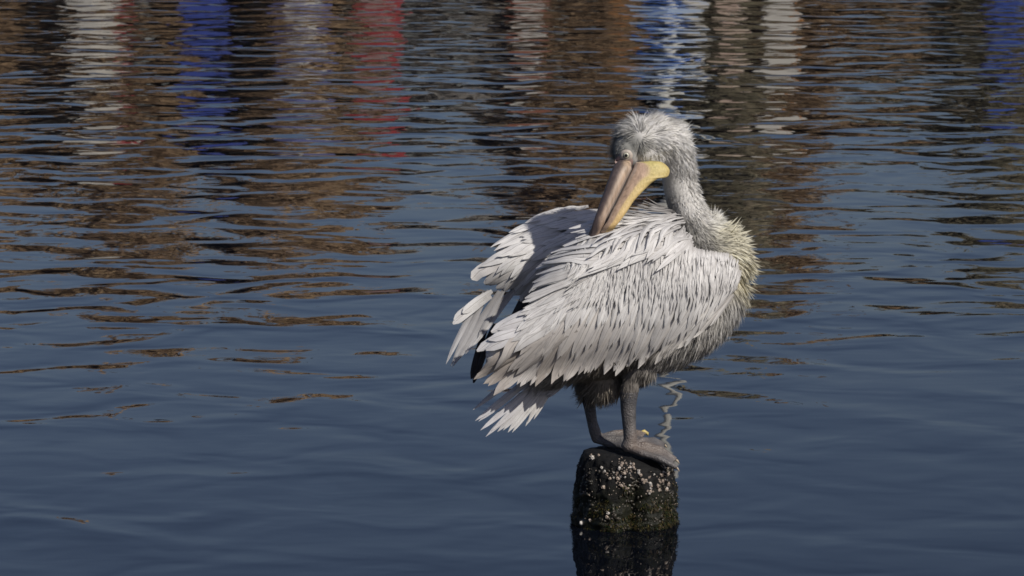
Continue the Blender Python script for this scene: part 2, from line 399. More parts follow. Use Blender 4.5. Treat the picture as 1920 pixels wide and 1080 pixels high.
# torso: rounded balls along the body's axis, heading right and a little away
spine = [(1332,552,.085,64,82),(1290,572,.06,84,96),(1240,586,.035,98,104),(1190,595,.01,100,105),(1140,615,-.015,92,92),(1090,645,-.03,74,66),(1045,682,-.045,46,38),(1020,702,-.05,26,22)]
def catm(P, n):
    out = []
    for i in range(len(P)-1):
        p0, p1, p2, p3 = P[max(0,i-1)], P[i], P[i+1], P[min(len(P)-1,i+2)]
        for k in range(n):
            t = k/n; out.append(tuple(.5*((2*b)+(-a+c)*t+(2*a-5*b+4*c-d)*t*t+(-a+3*b-3*c+d)*t**3) for a, b, c, d in zip(p0, p1, p2, p3)))
    out.append(tuple(P[-1])); return out
for (x, y, Y, rx, rz) in catm(spine, 3):
    ellips(bm, W(x, y, Y), (rx*PXM, rx*PXM*1.08, rz*PXM))
ellips(bm, W(1190, 520, .03), (.13, .11, .09)); ellips(bm, W(1130, 545, .03), (.13, .11, .08))
ellips(bm, W(1345, 500, .085), (.055, .07, .075)); ellips(bm, W(1352, 545, .075), (.045, .07, .075))
ellips(bm, W(1200, 684, -.03), (.045, .05, .05)); ellips(bm, W(1134, 714, .02), (.058, .055, .046))
# neck and head
neck = [(1345,490,.085,52),(1322,448,.085,43),(1300,415,.08,37),(1284,380,.07,33),(1274,345,.06,32),(1270,312,.045,31),(1262,285,.035,33),(1248,265,.025,38)]
for (x, y, Y, r) in catm(neck, 5): ellips(bm, W(x, y, Y), (r*PXM, r*PXM, r*PXM), seg=20)
ellips(bm, W(1226, 262, .012), (.054, .05, .052)); ellips(bm, W(1200, 265, -.0), (.052, .045, .052)); ellips(bm, W(1180, 282, -.006), (.038, .036, .044))
ellips(bm, W(1215, 285, 0), (.045, .04, .038))
# legs: shin, tarsus, webbed foot
ft = PTOP + .010
def foot(ax, ay, toes, heel, th=.0062):
    A = Vector((ax, ay, ft + .012))
    for (q, r) in toes:
        mid = A.lerp(q[0], 1.0)
        tube(bm, [(A, .0115), (q[0], r*1.1), (q[0].lerp(q[1], .5), r*.92), (q[1], r*1.08), (q[1].lerp(q[2], .5), r*.85), (q[2], r*.75)], 10)
    for (t1, t2) in zip(toes, toes[1:]):
        for i in range(3):
            a0 = A if i == 0 else t1[0][i-1]; b0 = A if i == 0 else t2[0][i-1]
            a1, b1 = t1[0][i], t2[0][i]
            m = (a1+b1)/2 + (A - (a1+b1)/2)*(.10 if i == 2 else 0) + Vector((0, 0, -.0045))
            if i == 0: slab(bm, [A, a1, m, b1], th)
            else:
                m0 = (a0+b0)/2 + Vector((0, 0, -.0045)); slab(bm, [a0, a1, m, m0], th); slab(bm, [m0, m, b1, b0], th)
    if heel: tube(bm, [(A, .009), (heel[0], .006), (heel[1], .003)], 8)
# near leg
a = W(1177, 838, -.055)
tube(bm, [(W(1190, 670, -.05), .036), (W(1184, 712, -.052), .023), (W(1179, 740, -.055), .0225), (W(1178, 765, -.055), .0195), (W(1180, 800, -.055), .0168), (W(1182, 824, -.055), .0172), (Vector((a.x, -.055, ft+.013)), .0185), (Vector((a.x+.004, -.056, ft+.004)), .012)], 16)
def fp(px, py, Y): return W(px, py, Y)
foot(a.x, -.055, [((fp(1206, 824, -.018), fp(1226, 824, .012), fp(1246, 833, .034)), .0068),
                  ((fp(1210, 834, -.055), fp(1238, 842, -.052), fp(1268, 862, -.048)), .0085),
                  ((fp(1204, 850, -.085), fp(1236, 860, -.100), fp(1270, 877, -.108)), .0085)], None)
# far leg
b = W(1121, 826, .055)
tube(bm, [(W(1098, 700, .045), .030), (W(1102, 742, .05), .0185), (W(1106, 765, .053), .0150), (W(1110, 790, .055), .0132), (W(1115, 808, .055), .0148), (Vector((b.x-.002, .055, ft+.014)), .0145), (Vector((b.x, .054, ft+.004)), .011)], 16)
foot(b.x, .052, [((fp(1150, 812, .074), fp(1180, 808, .085), fp(1212, 812, .088)), .0072),
                 ((fp(1150, 822, .045), fp(1180, 822, .04), fp(1214, 824, .035)), .0075),
                 ((fp(1144, 833, .022), fp(1168, 838, .0), fp(1196, 843, -.012)), .0075)], None)
me = bpy.data.meshes.new('body_raw'); bm.to_mesh(me); bm.free()
tmp = bpy.data.objects.new('body_raw', me); COL.objects.link(tmp)
md = tmp.modifiers.new('r', 'REMESH'); md.mode = 'VOXEL'; md.voxel_size = .0032
ms_ = tmp.modifiers.new('s', 'SMOOTH'); ms_.iterations = 5; ms_.factor = .5
bpy.context.view_layer.update()
dg = bpy.context.evaluated_depsgraph_get()
body_me = bpy.data.meshes.new_from_object(tmp.evaluated_get(dg)); body_me.name = 'body'
bpy.data.objects.remove(tmp)
nv = len(body_me.vertices); co = np.empty(nv*3, dtype=np.float32); body_me.vertices.foreach_get('co', co); co = co.reshape(-1, 3)
# feathered top of the legs ends at this height (leg skin below)
body_me.materials.clear(); body_me.materials.append(M_under); body_me.materials.append(M_leg)
pc = np.empty(len(body_me.polygons)*3, dtype=np.float32); body_me.polygons.foreach_get('center', pc); pc = pc.reshape(-1, 3)
zleg = W(1180, 719, 0).z
lx1, lx2 = W(1180, 760, -.055).x, W(1106, 765, .053).x
def on_leg(c):
    n1 = np.hypot(c[:, 0]-lx1, c[:, 1]+.055) < .036; n2 = np.hypot(c[:, 0]-lx2, c[:, 1]-.053) < .030
    zb = W(1140, 752, 0).z
    return ((c[:, 2] < zleg - .012) & n1) | ((c[:, 2] < zb + .004) & n2) | (c[:, 2] < zb - .02)
body_me.polygons.foreach_set('material_index', on_leg(pc).astype(np.int32))
body_me.polygons.foreach_set('use_smooth', [True]*len(body_me.polygons))
tri = []
body_me.calc_loop_triangles()
tri = [tuple(t.vertices) for t in body_me.loop_triangles]
bbvh = BVHTree.FromPolygons([Vector(c) for c in co], tri)
bn_ = np.empty(nv*3, dtype=np.float32); body_me.vertices.foreach_get('normal', bn_); bn_ = bn_.reshape(-1, 3)
body = child('body', body_me, pel, [])
# ---- claws
cl = bmesh.new()
for (p, q, r) in [(fp(1266, 861, -.048), fp(1274, 869, -.05), .0035), (fp(1267, 875, -.108), fp(1274, 884, -.11), .0035), (fp(1246, 834, .034), fp(1251, 840, .034), .003)]:
    tube(cl, [(p, r), (p.lerp(q, .6) + Vector((0, 0, .001)), r*.7), (q, .0006)], 8)
me = bpy.data.meshes.new('claw'); cl.to_mesh(me); cl.free(); me.polygons.foreach_set('use_smooth', [True]*len(me.polygons))
child('claw', me, pel, [simple_mat('claw_horn', (.36, .30, .22), .45, .2, 80)])
cl = bmesh.new(); tube(cl, [(fp(1200, 811, .086), .004), (fp(1208, 809, .088), .0052), (fp(1214, 813, .088), .004), (fp(1215, 817, .088), .001)], 8)
me = bpy.data.meshes.new('claw'); cl.to_mesh(me); cl.free(); me.polygons.foreach_set('use_smooth', [True]*len(me.polygons))
c_ = child('claw', me, pel, [simple_mat('yellow_claw', (.50, .40, .14), .45, .2, 80)]); c_['label'] = 'yellow toe tip of the far foot'
# ---- surfaces that carry the big feathers
def poly_dist(px, py, P):
    inside = False; dmin = 1e9; n = len(P)
    for i in range(n):
        x1, y1 = P[i]; x2, y2 = P[(i+1) % n]
        if (y1 > py) != (y2 > py) and px < (x2-x1)*(py-y1)/(y2-y1)+x1: inside = not inside
        dx, dy = x2-x1, y2-y1; t = max(0, min(1, ((px-x1)*dx+(py-y1)*dy)/(dx*dx+dy*dy)))
        d = math.hypot(px-x1-t*dx, py-y1-t*dy); dmin = min(dmin, d)
    return dmin if inside else -dmin
NEAR = [(1386,505),(1389,532),(1370,566),(1335,604),(1275,645),(1200,676),(1130,684),(1050,690),(985,697),(935,708),(905,700),(893,672),(925,625),(985,572),(1020,520),(1050,480),(1110,440),(1180,405),(1240,398),(1275,420),(1300,468),(1365,478)]
FARW = [(1150,400),(1110,396),(1040,398),(985,425),(925,462),(888,518),(930,540),(975,556),(1010,556),(1080,540),(1150,500)]
def dome(d, Rr):
    s = max(0, min(1, d/Rr)); return 1-(1-s)**2
def ridge(px): return pl([568, 560, 520, 492, 478, 470, 468, 466], (px-960)/(1300-960))
def Ynear(px, py):
    d = poly_dist(px, py, NEAR)
    y = -.118 + .00030*(px-1180) - .050*dome(d, 95)
    if px > 1300: y += .0004*(px-1300)
    up = max(0, ridge(px) - py); y += .0021*up*min(1, up/25)
    y += .00016*max(0, py-600)
    return y
def Yfar(px, py):
    d = poly_dist(px, py, FARW)
    return .235 + .00030*(px-1000) - .035*dome(d, 60) + .0004*max(0, 470-py)
def Yprim(px, py): return .20 + .00018*(px-900) - .00018*(py-560)
def Ytail(px, py): return -.065 + .00028*(px-1000) + .00028*(760-py)
def core(name, P, Yf, off, inset, parent, th=.02, step=6):
    vs, fs, idx = [], [], {}
    x0, x1 = min(p[0] for p in P), max(p[0] for p in P); y0, y1 = min(p[1] for p in P), max(p[1] for p in P)
    nx, ny = int((x1-x0)/step)+1, int((y1-y0)/step)+1
    for j in range(ny):
        for i in range(nx):
            x, y = x0+i*step, y0+j*step
            if poly_dist(x, y, P) > inset: idx[i, j] = len(vs); vs.append(W(x, y, Yf(x, y)+off))
    for (i, j) in idx:
        q = [(i, j), (i, j+1), (i+1, j+1), (i+1, j)]
        if all(k in idx for k in q): fs.append(tuple(idx[k] for k in q))
    b = bmesh.new(); bv = [b.verts.new(v) for v in vs]
    for f in fs: b.faces.new([bv[i] for i in f])
    bmesh.ops.delete(b, geom=[v for v in b.verts if not v.link_faces], context='VERTS')
    ed = bmesh.ops.extrude_face_region(b, geom=b.faces[:])
    bmesh.ops.translate(b, vec=(0, th, 0), verts=[g for g in ed['geom'] if isinstance(g, bmesh.types.BMVert)])
    bmesh.ops.recalc_face_normals(b, faces=b.faces[:])
    for f in b.faces: f.smooth = True
    me = bpy.data.meshes.new(name); b.to_mesh(me); b.free()
    return child(name, me, parent, [M_under])
wingN = core('wing', NEAR, Ynear, .007, 9, pel, .035); wingN['label'] = 'near wing, folded over the flank'
wingF = core('wing', FARW, Yfar, .006, 7, pel, .03); wingF['label'] = 'far wing, held loosely away from the back'
def surf(Yf, px, py, e=4.0):
    p = W(px, py, Yf(px, py)); a = W(px+e, py, Yf(px+e, py)); b = W(px, py+e, Yf(px, py+e))
    n = (a-p).cross(b-p).normalized()
    if n.y > 0: n = -n
    return p, n
nfe = 0
class Quill:
    def __init__(s): s.v = []; s.f = []; s.c = []; s.u = []
    def add(s, Yf, tx, ty, ang, L, wpx, curve, off, lift, roll, tint, segs=8, shape='round', ruffle=0.0):
        # spine drawn backwards from the tip; the root stays on the wing
        ang += 7*noise.noise(Vector((tx*.018, ty*.018, 2))) + 6*noise.noise(Vector((tx*.06, ty*.06, 4)))*(Yf is Ynear)
        if Yf is Ynear:
            L0 = L
            for tr in range(14):
                x, y = tx, ty
                for i in range(segs+1):
                    t = 1 - i/segs; a = R(ang + curve*(1-t))
                    if i < segs: x -= math.cos(a)*L/segs; y -= math.sin(a)*L/segs
                if poly_dist(x, y, NEAR) > 5 or L < 12: break
                L *= .88
            if L < L0*.5: return
            wpx *= (L/L0)**.5
        pts = []; x, y = tx, ty
        for i in range(segs+1):
            t = 1 - i/segs; a = R(ang + curve*(1-t))
            pts.append((x, y, a)); x -= math.cos(a)*L/segs; y -= math.sin(a)*L/segs
        pts = pts[::-1]; b = len(s.v); wm = wpx*PXM/2
        prev = None; ph = rng.uniform(0, 6)
        for i, (x, y, a) in enumerate(pts):
            t = i/segs; p, n = surf(Yf, x, y)
            p = p + n*(off + lift*t*t)
            p2 = W(x+math.cos(a)*3, y+math.sin(a)*3, Yf(x+math.cos(a)*3, y+math.sin(a)*3)) + n*(off + lift*t*t)
            tg = (p2-p).normalized(); sd_ = tg.cross(n).normalized()
            rm = Matrix.Rotation(roll, 3, tg); sd_ = rm @ sd_; nn = sd_.cross(tg).normalized()
            if nn.dot(n) < 0: nn = -nn
            if shape == 'round': wf = (.42 + .58*min(1, t/.45)**.8)*(math.sqrt(max(0, 1-((t-.72)/.285)**2)) if t > .72 else 1)
            elif shape == 'blunt': wf = (.55 + .45*min(1, t/.4))*(1-max(0, (t-.45)/.55)**2.4)**.72
            elif shape == 'lance': wf = (.5 + .5*min(1, t/.4))*(1-max(0, (t-.5)/.5)**2.6)
            else: wf = (.45 + .55*min(1, t/.3))*(1-max(0, (t-.35)/.65)**1.7)
            wf = max(wf, .03)
            for k, (u, h) in enumerate(((-1, -.22), (-.5, -.03), (0, .10), (.5, -.03), (1, -.22))):
                rf = ruffle*math.sin(ph + t*9 + k*1.7)*wm
                s.v.append(p + sd_*(u*wf*wm) + nn*(h*wf*wm + rf)); s.u.append((.5+u*.5, t)); s.c.append(tint)
        for i in range(segs):
            for k in range(4):
                q = b + i*5 + k; s.f.append((q, q+1, q+6, q+5))
    def mesh(s, name): return from_py(name, s.v, s.f, True, s.c, s.u)
def frow(parent, Yf, tips, angs, lens, wids, n, curve=0, off=.002, lift=.005, roll=.12, mat=None, tint=(1,1,1), jit=1.0, single=True, shape='round', ruffle=.06, segs=10, name='feather', vary=.08):
    global nfe
    st_ = None if single else Quill()
    for i in range(n):
        t = (i+.5)/n if n > 1 else .5; t = max(0, min(1, t + rng.uniform(-.25, .25)/n))
        tx, ty = pl(tips, t); L = pl(lens, t)*rng.uniform(.88, 1.12); wd = pl(wids, t)*rng.uniform(.85, 1.15)
        a = pl(angs, t) + rng.gauss(0, 2.5)*jit; cv = (pl(curve, t) if isinstance(curve, list) else curve) + rng.gauss(0, 5)*jit
        tx += rng.gauss(0, wd*.22)*jit; ty += rng.gauss(0, wd*.22)*jit + (rng.uniform(-.13, .13) if not single else rng.uniform(-.035, .035))*L
        tt = pl(tint, t) if isinstance(tint, list) else tint; g = rng.uniform(1-vary, 1+vary*.4); tt = tuple(c*g for c in tt)
        ql = Quill() if single else st_
        ql.add(Yf, tx, ty, a, L, wd, cv, off + (i % 3)*.0007 + rng.uniform(0, .0008), lift*rng.uniform(.5, 1.5), roll + rng.gauss(0, .10), tt, segs, shape, ruffle)
        if single and ql.v: child(name, ql.mesh(name), parent, [mat or M_feather]); nfe += 1
    if not single:
        o = child(name, st_.mesh(name), parent, [mat or M_feather]); o['kind'] = 'stuff'
# ---- far wing
wht = (1, 1, 1)
frow(wingF, Yprim, [(1008,566),(975,596),(935,640)], [126,120,114], [150,170,170], [26,28,24], 5, 0, -.006, .0, .1, M_dark, wht, .4)
frow(wingF, Yprim, [(880,716),(894,716)], [104,108], [120,120], [13,13], 2, 8, -.02, .0, .1, M_dark, wht, .3)
frow(wingF, Yprim, [(832,686),(843,690),(858,676),(872,664),(892,640),(915,615)], [114,117,119,120,119,116], [165,165,155,145,130,110], [11,13,14,14,13,12], 10, 5, .004, .010, .3, None, [(.80,.80,.82),(.55,.55,.57),(.85,.85,.86),(.35,.35,.37)], .9, shape='lance')
frow(wingF, Yprim, [(846,612),(850,598),(872,580)], [138,142,144], [80,80,70], [16,18,18], 3, 4, .014, .006, .12, None, (.95,.95,.95), .8)
frow(wingF, Yfar, [(884,520),(915,533),(955,552),(1000,560)], [152,148,138,128], [120,120,110,105], [27,30,30,28], 9, 0, .002, .006, .10, tint=(.97,.95,.93))
frow(wingF, Yfar, [(898,492),(935,512),(980,530),(1040,540)], [150,148,142,135], [110,110,110,105], [21,24,24,24], 11, 4, .005, .006, shape='lance')
frow(wingF, Yfar, [(918,464),(955,484),(1005,500),(1065,512)], [148,150,147,140], [95,100,100,100], [18,21,21,22], 13, 6, .008, .006, shape='lance')
frow(wingF, Yfar, [(950,442),(985,455),(1035,470),(1085,482)], [150,155,155,150], [85,90,95,95], [15,18,18,19], 14, 8, .011, .005, shape='lance')
frow(wingF, Yfar, [(985,424),(1020,430),(1065,445),(1110,455)], [152,160,162,160], [75,80,85,85], [13,15,16,17], 14, 10, .013, .004, shape='lance')
frow(wingF, Yfar, [(1020,408),(1060,412),(1100,425)], [160,168,172], [60,70,70], [12,13,14], 12, 10, .014, .003, shape='lance')
# ---- tail
tail = empty('tail'); tail.parent = pel
frow(tail, Ytail, [(884,768),(892,790),(906,812),(925,812),(946,808),(965,803),(986,795),(1004,780)], [144,141,137,132,128,124,120,117], [160,165,165,150,140,130,115,95], [12,13,14,14,13,12,11,9], 14, -4, .0, .005, .30, None, [(.62,.63,.67),(.78,.78,.81),(.88,.88,.87),(.78,.76,.73)], .6, shape='blunt', ruffle=.03, vary=.18)
frow(tail, Ytail, [(950,735),(985,742),(1015,742),(1035,738)], [150,142,135,130], [80,80,70,60], [13,13,12,10], 10, 0, .006, .003, .1, None, (.5,.5,.52), 1, single=False, name='tail_coverts', shape='lance')
# ---- near wing, from the lowest layer up
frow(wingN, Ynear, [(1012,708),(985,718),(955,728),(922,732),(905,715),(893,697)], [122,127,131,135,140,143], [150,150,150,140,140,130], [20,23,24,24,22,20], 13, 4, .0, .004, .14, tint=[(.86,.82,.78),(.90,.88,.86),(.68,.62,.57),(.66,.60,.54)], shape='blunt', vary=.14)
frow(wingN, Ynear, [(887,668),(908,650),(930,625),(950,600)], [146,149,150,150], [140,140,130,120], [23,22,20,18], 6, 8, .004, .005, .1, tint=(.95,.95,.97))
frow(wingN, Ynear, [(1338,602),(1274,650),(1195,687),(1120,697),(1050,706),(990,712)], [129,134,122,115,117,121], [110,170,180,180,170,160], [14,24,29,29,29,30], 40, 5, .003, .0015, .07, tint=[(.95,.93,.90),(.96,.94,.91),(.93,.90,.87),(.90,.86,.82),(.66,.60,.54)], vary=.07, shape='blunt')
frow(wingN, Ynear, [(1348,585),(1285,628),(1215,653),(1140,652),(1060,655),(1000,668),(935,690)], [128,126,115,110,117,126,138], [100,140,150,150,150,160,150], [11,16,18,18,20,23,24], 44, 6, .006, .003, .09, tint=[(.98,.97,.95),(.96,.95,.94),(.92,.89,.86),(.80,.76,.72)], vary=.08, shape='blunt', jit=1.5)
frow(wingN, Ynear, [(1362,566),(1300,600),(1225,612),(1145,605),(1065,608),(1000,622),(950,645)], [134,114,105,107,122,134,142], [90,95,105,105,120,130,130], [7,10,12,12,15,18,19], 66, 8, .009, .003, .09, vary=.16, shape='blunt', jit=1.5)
frow(wingN, Ynear, [(1368,548),(1300,572),(1222,582),(1145,575),(1070,570),(1010,580),(975,598)], [126,106,100,103,124,138,146], [70,72,75,80,90,105,105], [5,7,8,8.5,11,14,14], 110, 8, .0125, .003, .10, vary=.14, single=False, name='median_coverts', shape='lance', jit=1.5)
rows = [(548, 556), (528, 532), (508, 512), (490, 498)]
for r_, (yy, yl) in enumerate(rows):
    for sub in range(2):
        dy = -9*sub
        frow(wingN, Ynear, [(1371-r_*2,yy-14+dy),(1320,yy+8+dy),(1250,yy+14+dy),(1180,yy+14+dy),(1110,yl+12+dy),(1060,yl+14+dy)], [116,98,94,99,118,136], [46,48,50,52,60,70], [4.6,5.6,6.2,7,8.5,10], 92, 8, .0150+.0012*(r_*2+sub), .0035, .12, vary=.18, single=False, name='lesser_coverts', segs=5, ruffle=.1, shape='point', jit=1.6)
frow(wingN, Ynear, [(1372,505),(1330,492),(1270,492)], [112,94,100], [24,24,24], [4.6,5,5], 70, 10, .021, .002, .2, single=False, name='lesser_coverts', segs=4, shape='point')
# ---- scapulars sweeping back over both
scap = empty('mantle'); scap.parent = pel; scap['label'] = 'loose mantle feathers over the back'
frow(scap, Ynear, [(985,582),(1000,556),(1015,532),(1035,510)], [148,146,150,152], [150,150,150,140], [13,14,15,15], 9, 14, .018, .008, .15, tint=(.9,.9,.9), vary=.2)
frow(scap, Ynear, [(1062,545),(1090,520),(1115,512),(1150,510)], [146,138,128,120], [120,110,90,80], [10,10,10,9], 22, 22, .017, .008, .2, tint=[(.55,.54,.53),(.85,.85,.85)], vary=.35, shape='point')
frow(scap, Ynear, [(1025,520),(1045,497),(1070,478),(1095,466)], [152,155,157,160], [150,150,140,120], [15,16,16,15], 12, 18, .024, .008, .15, vary=.15)
frow(scap, Ynear, [(1075,512),(1120,500),(1160,494),(1200,492),(1235,482)], [150,144,140,136,138], [135,130,115,95,70], [15,15,14,12,10], 16, 26, .028, .009, .2, vary=.12, shape='lance', jit=2.2)
frow(scap, Ynear, [(1100,486),(1140,476),(1180,474),(1225,466)], [156,150,146,145], [120,115,100,70], [14,14,13,10], 12, 26, .032, .009, .2, vary=.15, shape='lance', jit=2.0)
frow(scap, Ynear, [(1075,462),(1110,450),(1150,444),(1190,445),(1230,452)], [162,165,162,155,150], [110,110,100,90,70], [14,14,13,13,12], 18, 22, .030, .009, .2, vary=.2)
frow(scap, Ynear, [(1150,438),(1170,428),(1190,420),(1215,415)], [166,170,172,170], [60,65,65,60], [9,10,10,9], 22, 18, .030, .010, .2, tint=[(.85,.85,.85),(.55,.54,.54)], vary=.3, shape='point')
frow(scap, Ynear, [(1150,412),(1190,402),(1225,392)], [175,182,186], [60,60,50], [7,7,7], 22, 14, .028, .012, .3, tint=[(.5,.5,.5),(.42,.41,.41)], vary=.3, single=False, name='mantle_down', shape='point')
frow(scap, Ynear, [(1225,476),(1250,476),(1272,478)], [142,135,128], [50,42,32], [8,7,6], 9, 20, .024, .006, .2, vary=.2, shape='lance', jit=1.5)
print('feathers', nfe)
# ---- downy plumage on body, neck and head
# guides: px, py, angle(image deg, 90 = down), length px, lift, width px, colour root, colour tip
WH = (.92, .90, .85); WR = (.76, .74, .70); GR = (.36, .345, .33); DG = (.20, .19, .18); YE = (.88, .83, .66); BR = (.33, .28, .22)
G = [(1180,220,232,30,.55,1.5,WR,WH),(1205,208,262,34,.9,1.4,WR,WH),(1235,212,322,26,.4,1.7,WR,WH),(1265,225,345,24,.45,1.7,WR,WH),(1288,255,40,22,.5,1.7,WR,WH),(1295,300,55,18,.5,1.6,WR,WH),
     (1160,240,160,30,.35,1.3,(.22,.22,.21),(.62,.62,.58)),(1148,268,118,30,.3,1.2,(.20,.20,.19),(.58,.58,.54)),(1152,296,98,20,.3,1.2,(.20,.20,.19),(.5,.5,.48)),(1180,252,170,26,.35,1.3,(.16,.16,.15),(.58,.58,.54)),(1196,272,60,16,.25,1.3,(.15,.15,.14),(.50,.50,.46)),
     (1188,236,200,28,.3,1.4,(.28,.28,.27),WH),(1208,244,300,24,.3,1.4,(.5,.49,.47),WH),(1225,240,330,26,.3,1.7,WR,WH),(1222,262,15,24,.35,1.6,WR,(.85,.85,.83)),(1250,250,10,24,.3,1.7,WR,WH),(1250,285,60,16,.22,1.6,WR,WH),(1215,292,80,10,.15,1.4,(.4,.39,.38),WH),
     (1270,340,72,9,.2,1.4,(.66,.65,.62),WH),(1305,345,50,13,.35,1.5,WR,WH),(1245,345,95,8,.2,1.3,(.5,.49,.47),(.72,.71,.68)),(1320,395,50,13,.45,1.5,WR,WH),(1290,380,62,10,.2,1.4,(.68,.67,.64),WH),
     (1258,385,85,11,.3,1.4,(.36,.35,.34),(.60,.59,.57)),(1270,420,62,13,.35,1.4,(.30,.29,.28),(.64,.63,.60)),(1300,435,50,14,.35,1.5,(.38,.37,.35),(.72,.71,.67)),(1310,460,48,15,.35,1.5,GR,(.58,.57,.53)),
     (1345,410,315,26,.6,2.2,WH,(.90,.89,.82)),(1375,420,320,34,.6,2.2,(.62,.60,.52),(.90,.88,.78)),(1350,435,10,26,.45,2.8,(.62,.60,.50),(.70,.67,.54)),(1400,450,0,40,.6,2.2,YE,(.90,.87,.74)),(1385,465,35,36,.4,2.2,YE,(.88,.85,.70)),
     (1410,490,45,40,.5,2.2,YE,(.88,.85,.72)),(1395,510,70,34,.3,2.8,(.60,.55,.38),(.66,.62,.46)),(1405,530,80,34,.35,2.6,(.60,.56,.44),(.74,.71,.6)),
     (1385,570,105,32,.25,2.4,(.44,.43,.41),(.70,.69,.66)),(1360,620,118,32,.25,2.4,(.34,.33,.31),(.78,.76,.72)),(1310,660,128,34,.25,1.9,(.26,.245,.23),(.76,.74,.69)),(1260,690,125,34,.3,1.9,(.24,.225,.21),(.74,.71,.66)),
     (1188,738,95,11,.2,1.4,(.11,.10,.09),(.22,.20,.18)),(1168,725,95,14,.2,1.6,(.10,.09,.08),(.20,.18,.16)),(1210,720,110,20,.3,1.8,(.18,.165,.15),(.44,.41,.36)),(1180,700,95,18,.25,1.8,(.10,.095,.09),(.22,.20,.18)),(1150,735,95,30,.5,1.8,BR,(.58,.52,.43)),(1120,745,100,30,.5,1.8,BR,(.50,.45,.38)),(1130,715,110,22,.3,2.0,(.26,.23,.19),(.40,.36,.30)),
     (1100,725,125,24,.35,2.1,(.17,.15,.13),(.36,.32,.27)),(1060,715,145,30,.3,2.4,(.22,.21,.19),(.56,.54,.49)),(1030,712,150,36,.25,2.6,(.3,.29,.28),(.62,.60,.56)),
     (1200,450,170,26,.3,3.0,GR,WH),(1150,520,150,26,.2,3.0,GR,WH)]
Gp = np.array([(g[0], g[1]) for g in G], float)
def field(px, py):
    d2 = (Gp[:, 0]-px)**2 + (Gp[:, 1]-py)**2 + 30; wt = 1/d2**1.7; wt /= wt.sum()
    ax = ay = 0; L = lf = wd = 0; c0 = [0, 0, 0]; c1 = [0, 0, 0]
    for i in np.argsort(-wt)[:5]:
        g = G[i]; k = wt[i]; ax += k*math.cos(R(g[2])); ay += k*math.sin(R(g[2])); L += k*g[3]; lf += k*g[4]; wd += k*g[5]
        for q in range(3): c0[q] += k*g[6][q]; c1[q] += k*g[7][q]
    s_ = sum(wt[i] for i in np.argsort(-wt)[:5])
    return math.atan2(ay, ax), L/s_, lf/s_, wd/s_, [c/s_ for c in c0], [c/s_ for c in c1]
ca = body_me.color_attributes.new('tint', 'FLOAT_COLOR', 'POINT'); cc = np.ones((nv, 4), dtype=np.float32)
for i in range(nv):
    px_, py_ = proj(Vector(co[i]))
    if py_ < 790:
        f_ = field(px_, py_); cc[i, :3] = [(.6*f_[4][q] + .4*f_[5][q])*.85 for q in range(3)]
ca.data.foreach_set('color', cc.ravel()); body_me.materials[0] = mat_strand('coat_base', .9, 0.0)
# area-weighted samples
T = np.array(tri); A_, B_, C_ = co[T[:, 0]], co[T[:, 1]], co[T[:, 2]]
ar = np.linalg.norm(np.cross(B_-A_, C_-A_), axis=1); nr = np.random.RandomState(4)
def samples(n, bias):
    wgt = ar*bias; wgt = wgt/wgt.sum(); ix = nr.choice(len(T), n, p=wgt)
    r1 = np.sqrt(nr.rand(n)); r2 = nr.rand(n)
    P = A_[ix]*(1-r1)[:, None] + B_[ix]*(r1*(1-r2))[:, None] + C_[ix]*(r1*r2)[:, None]
    Nn = bn_[T[ix, 0]]; return P, Nn
cen = (A_+B_+C_)/3
zneck = W(1300, 470, .05).z
bias = np.ones(len(T)); bias[on_leg(cen)] = 0
bias[cen[:, 2] > zneck] = 4.5
bias[cen[:, 1] > .05] *= .6
P_, N_ = samples(60000, bias)
st = Strands()
bare = [(1174.5, 290, 15.5), (1166, 308, 12), (1183, 305, 12)]
for p, n in zip(P_, N_):
    p = Vector(p); n = Vector(n).normalized(); px, py = proj(p)
    front = n.y < .15
    if front and any((px-bx)**2 + (py-by)**2 < br*br for bx, by, br in bare): continue
    if front and py < 345 and poly_dist(px, py, [(1146,316),(1190,306),(1225,300),(1253,318),(1250,335),(1225,338)]) > 0: continue
    a, L, lf, wd, c0, c1 = field(px, py)
    a += rng.gauss(0, .22)
    cl_ = noise.noise(Vector((px*.045, py*.045, 9)))   # locks of damp feathers cling together
    a += cl_*(1.3 if py < 300 and px < 1215 else .7)
    d = Vector((math.cos(a), 0, -math.sin(a))); d = d - n*d.dot(n)
    if d.length < .15: d = d + Vector((rng.gauss(0, .3), rng.gauss(0, .3), -.2)); d = d - n*d.dot(n)
    d.normalize()
    side = d.cross(n).normalized(); d = (d + n*lf*rng.uniform(.4, 1.5)).normalized()
    if front and abs(px-1173) < 24 and 250 < py < 318: L *= .4
    side = (side + n*rng.uniform(-.5, .5)).normalized()
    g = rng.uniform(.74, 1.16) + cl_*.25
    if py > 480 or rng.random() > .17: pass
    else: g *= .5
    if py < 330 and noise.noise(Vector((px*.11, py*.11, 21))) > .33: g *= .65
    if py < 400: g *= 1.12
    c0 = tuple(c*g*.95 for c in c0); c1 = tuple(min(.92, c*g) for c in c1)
    if n.y < .3 and poly_dist(px, py, NEAR) > (10 if py > 560 else 16) and not (py < 470 and px > 1225): continue
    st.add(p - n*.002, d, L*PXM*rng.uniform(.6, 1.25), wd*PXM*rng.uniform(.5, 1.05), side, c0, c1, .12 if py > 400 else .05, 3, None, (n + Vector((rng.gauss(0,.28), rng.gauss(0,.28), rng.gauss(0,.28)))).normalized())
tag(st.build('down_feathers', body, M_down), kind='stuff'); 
bpy.data.objects['down_feathers'].matrix_local = PINV
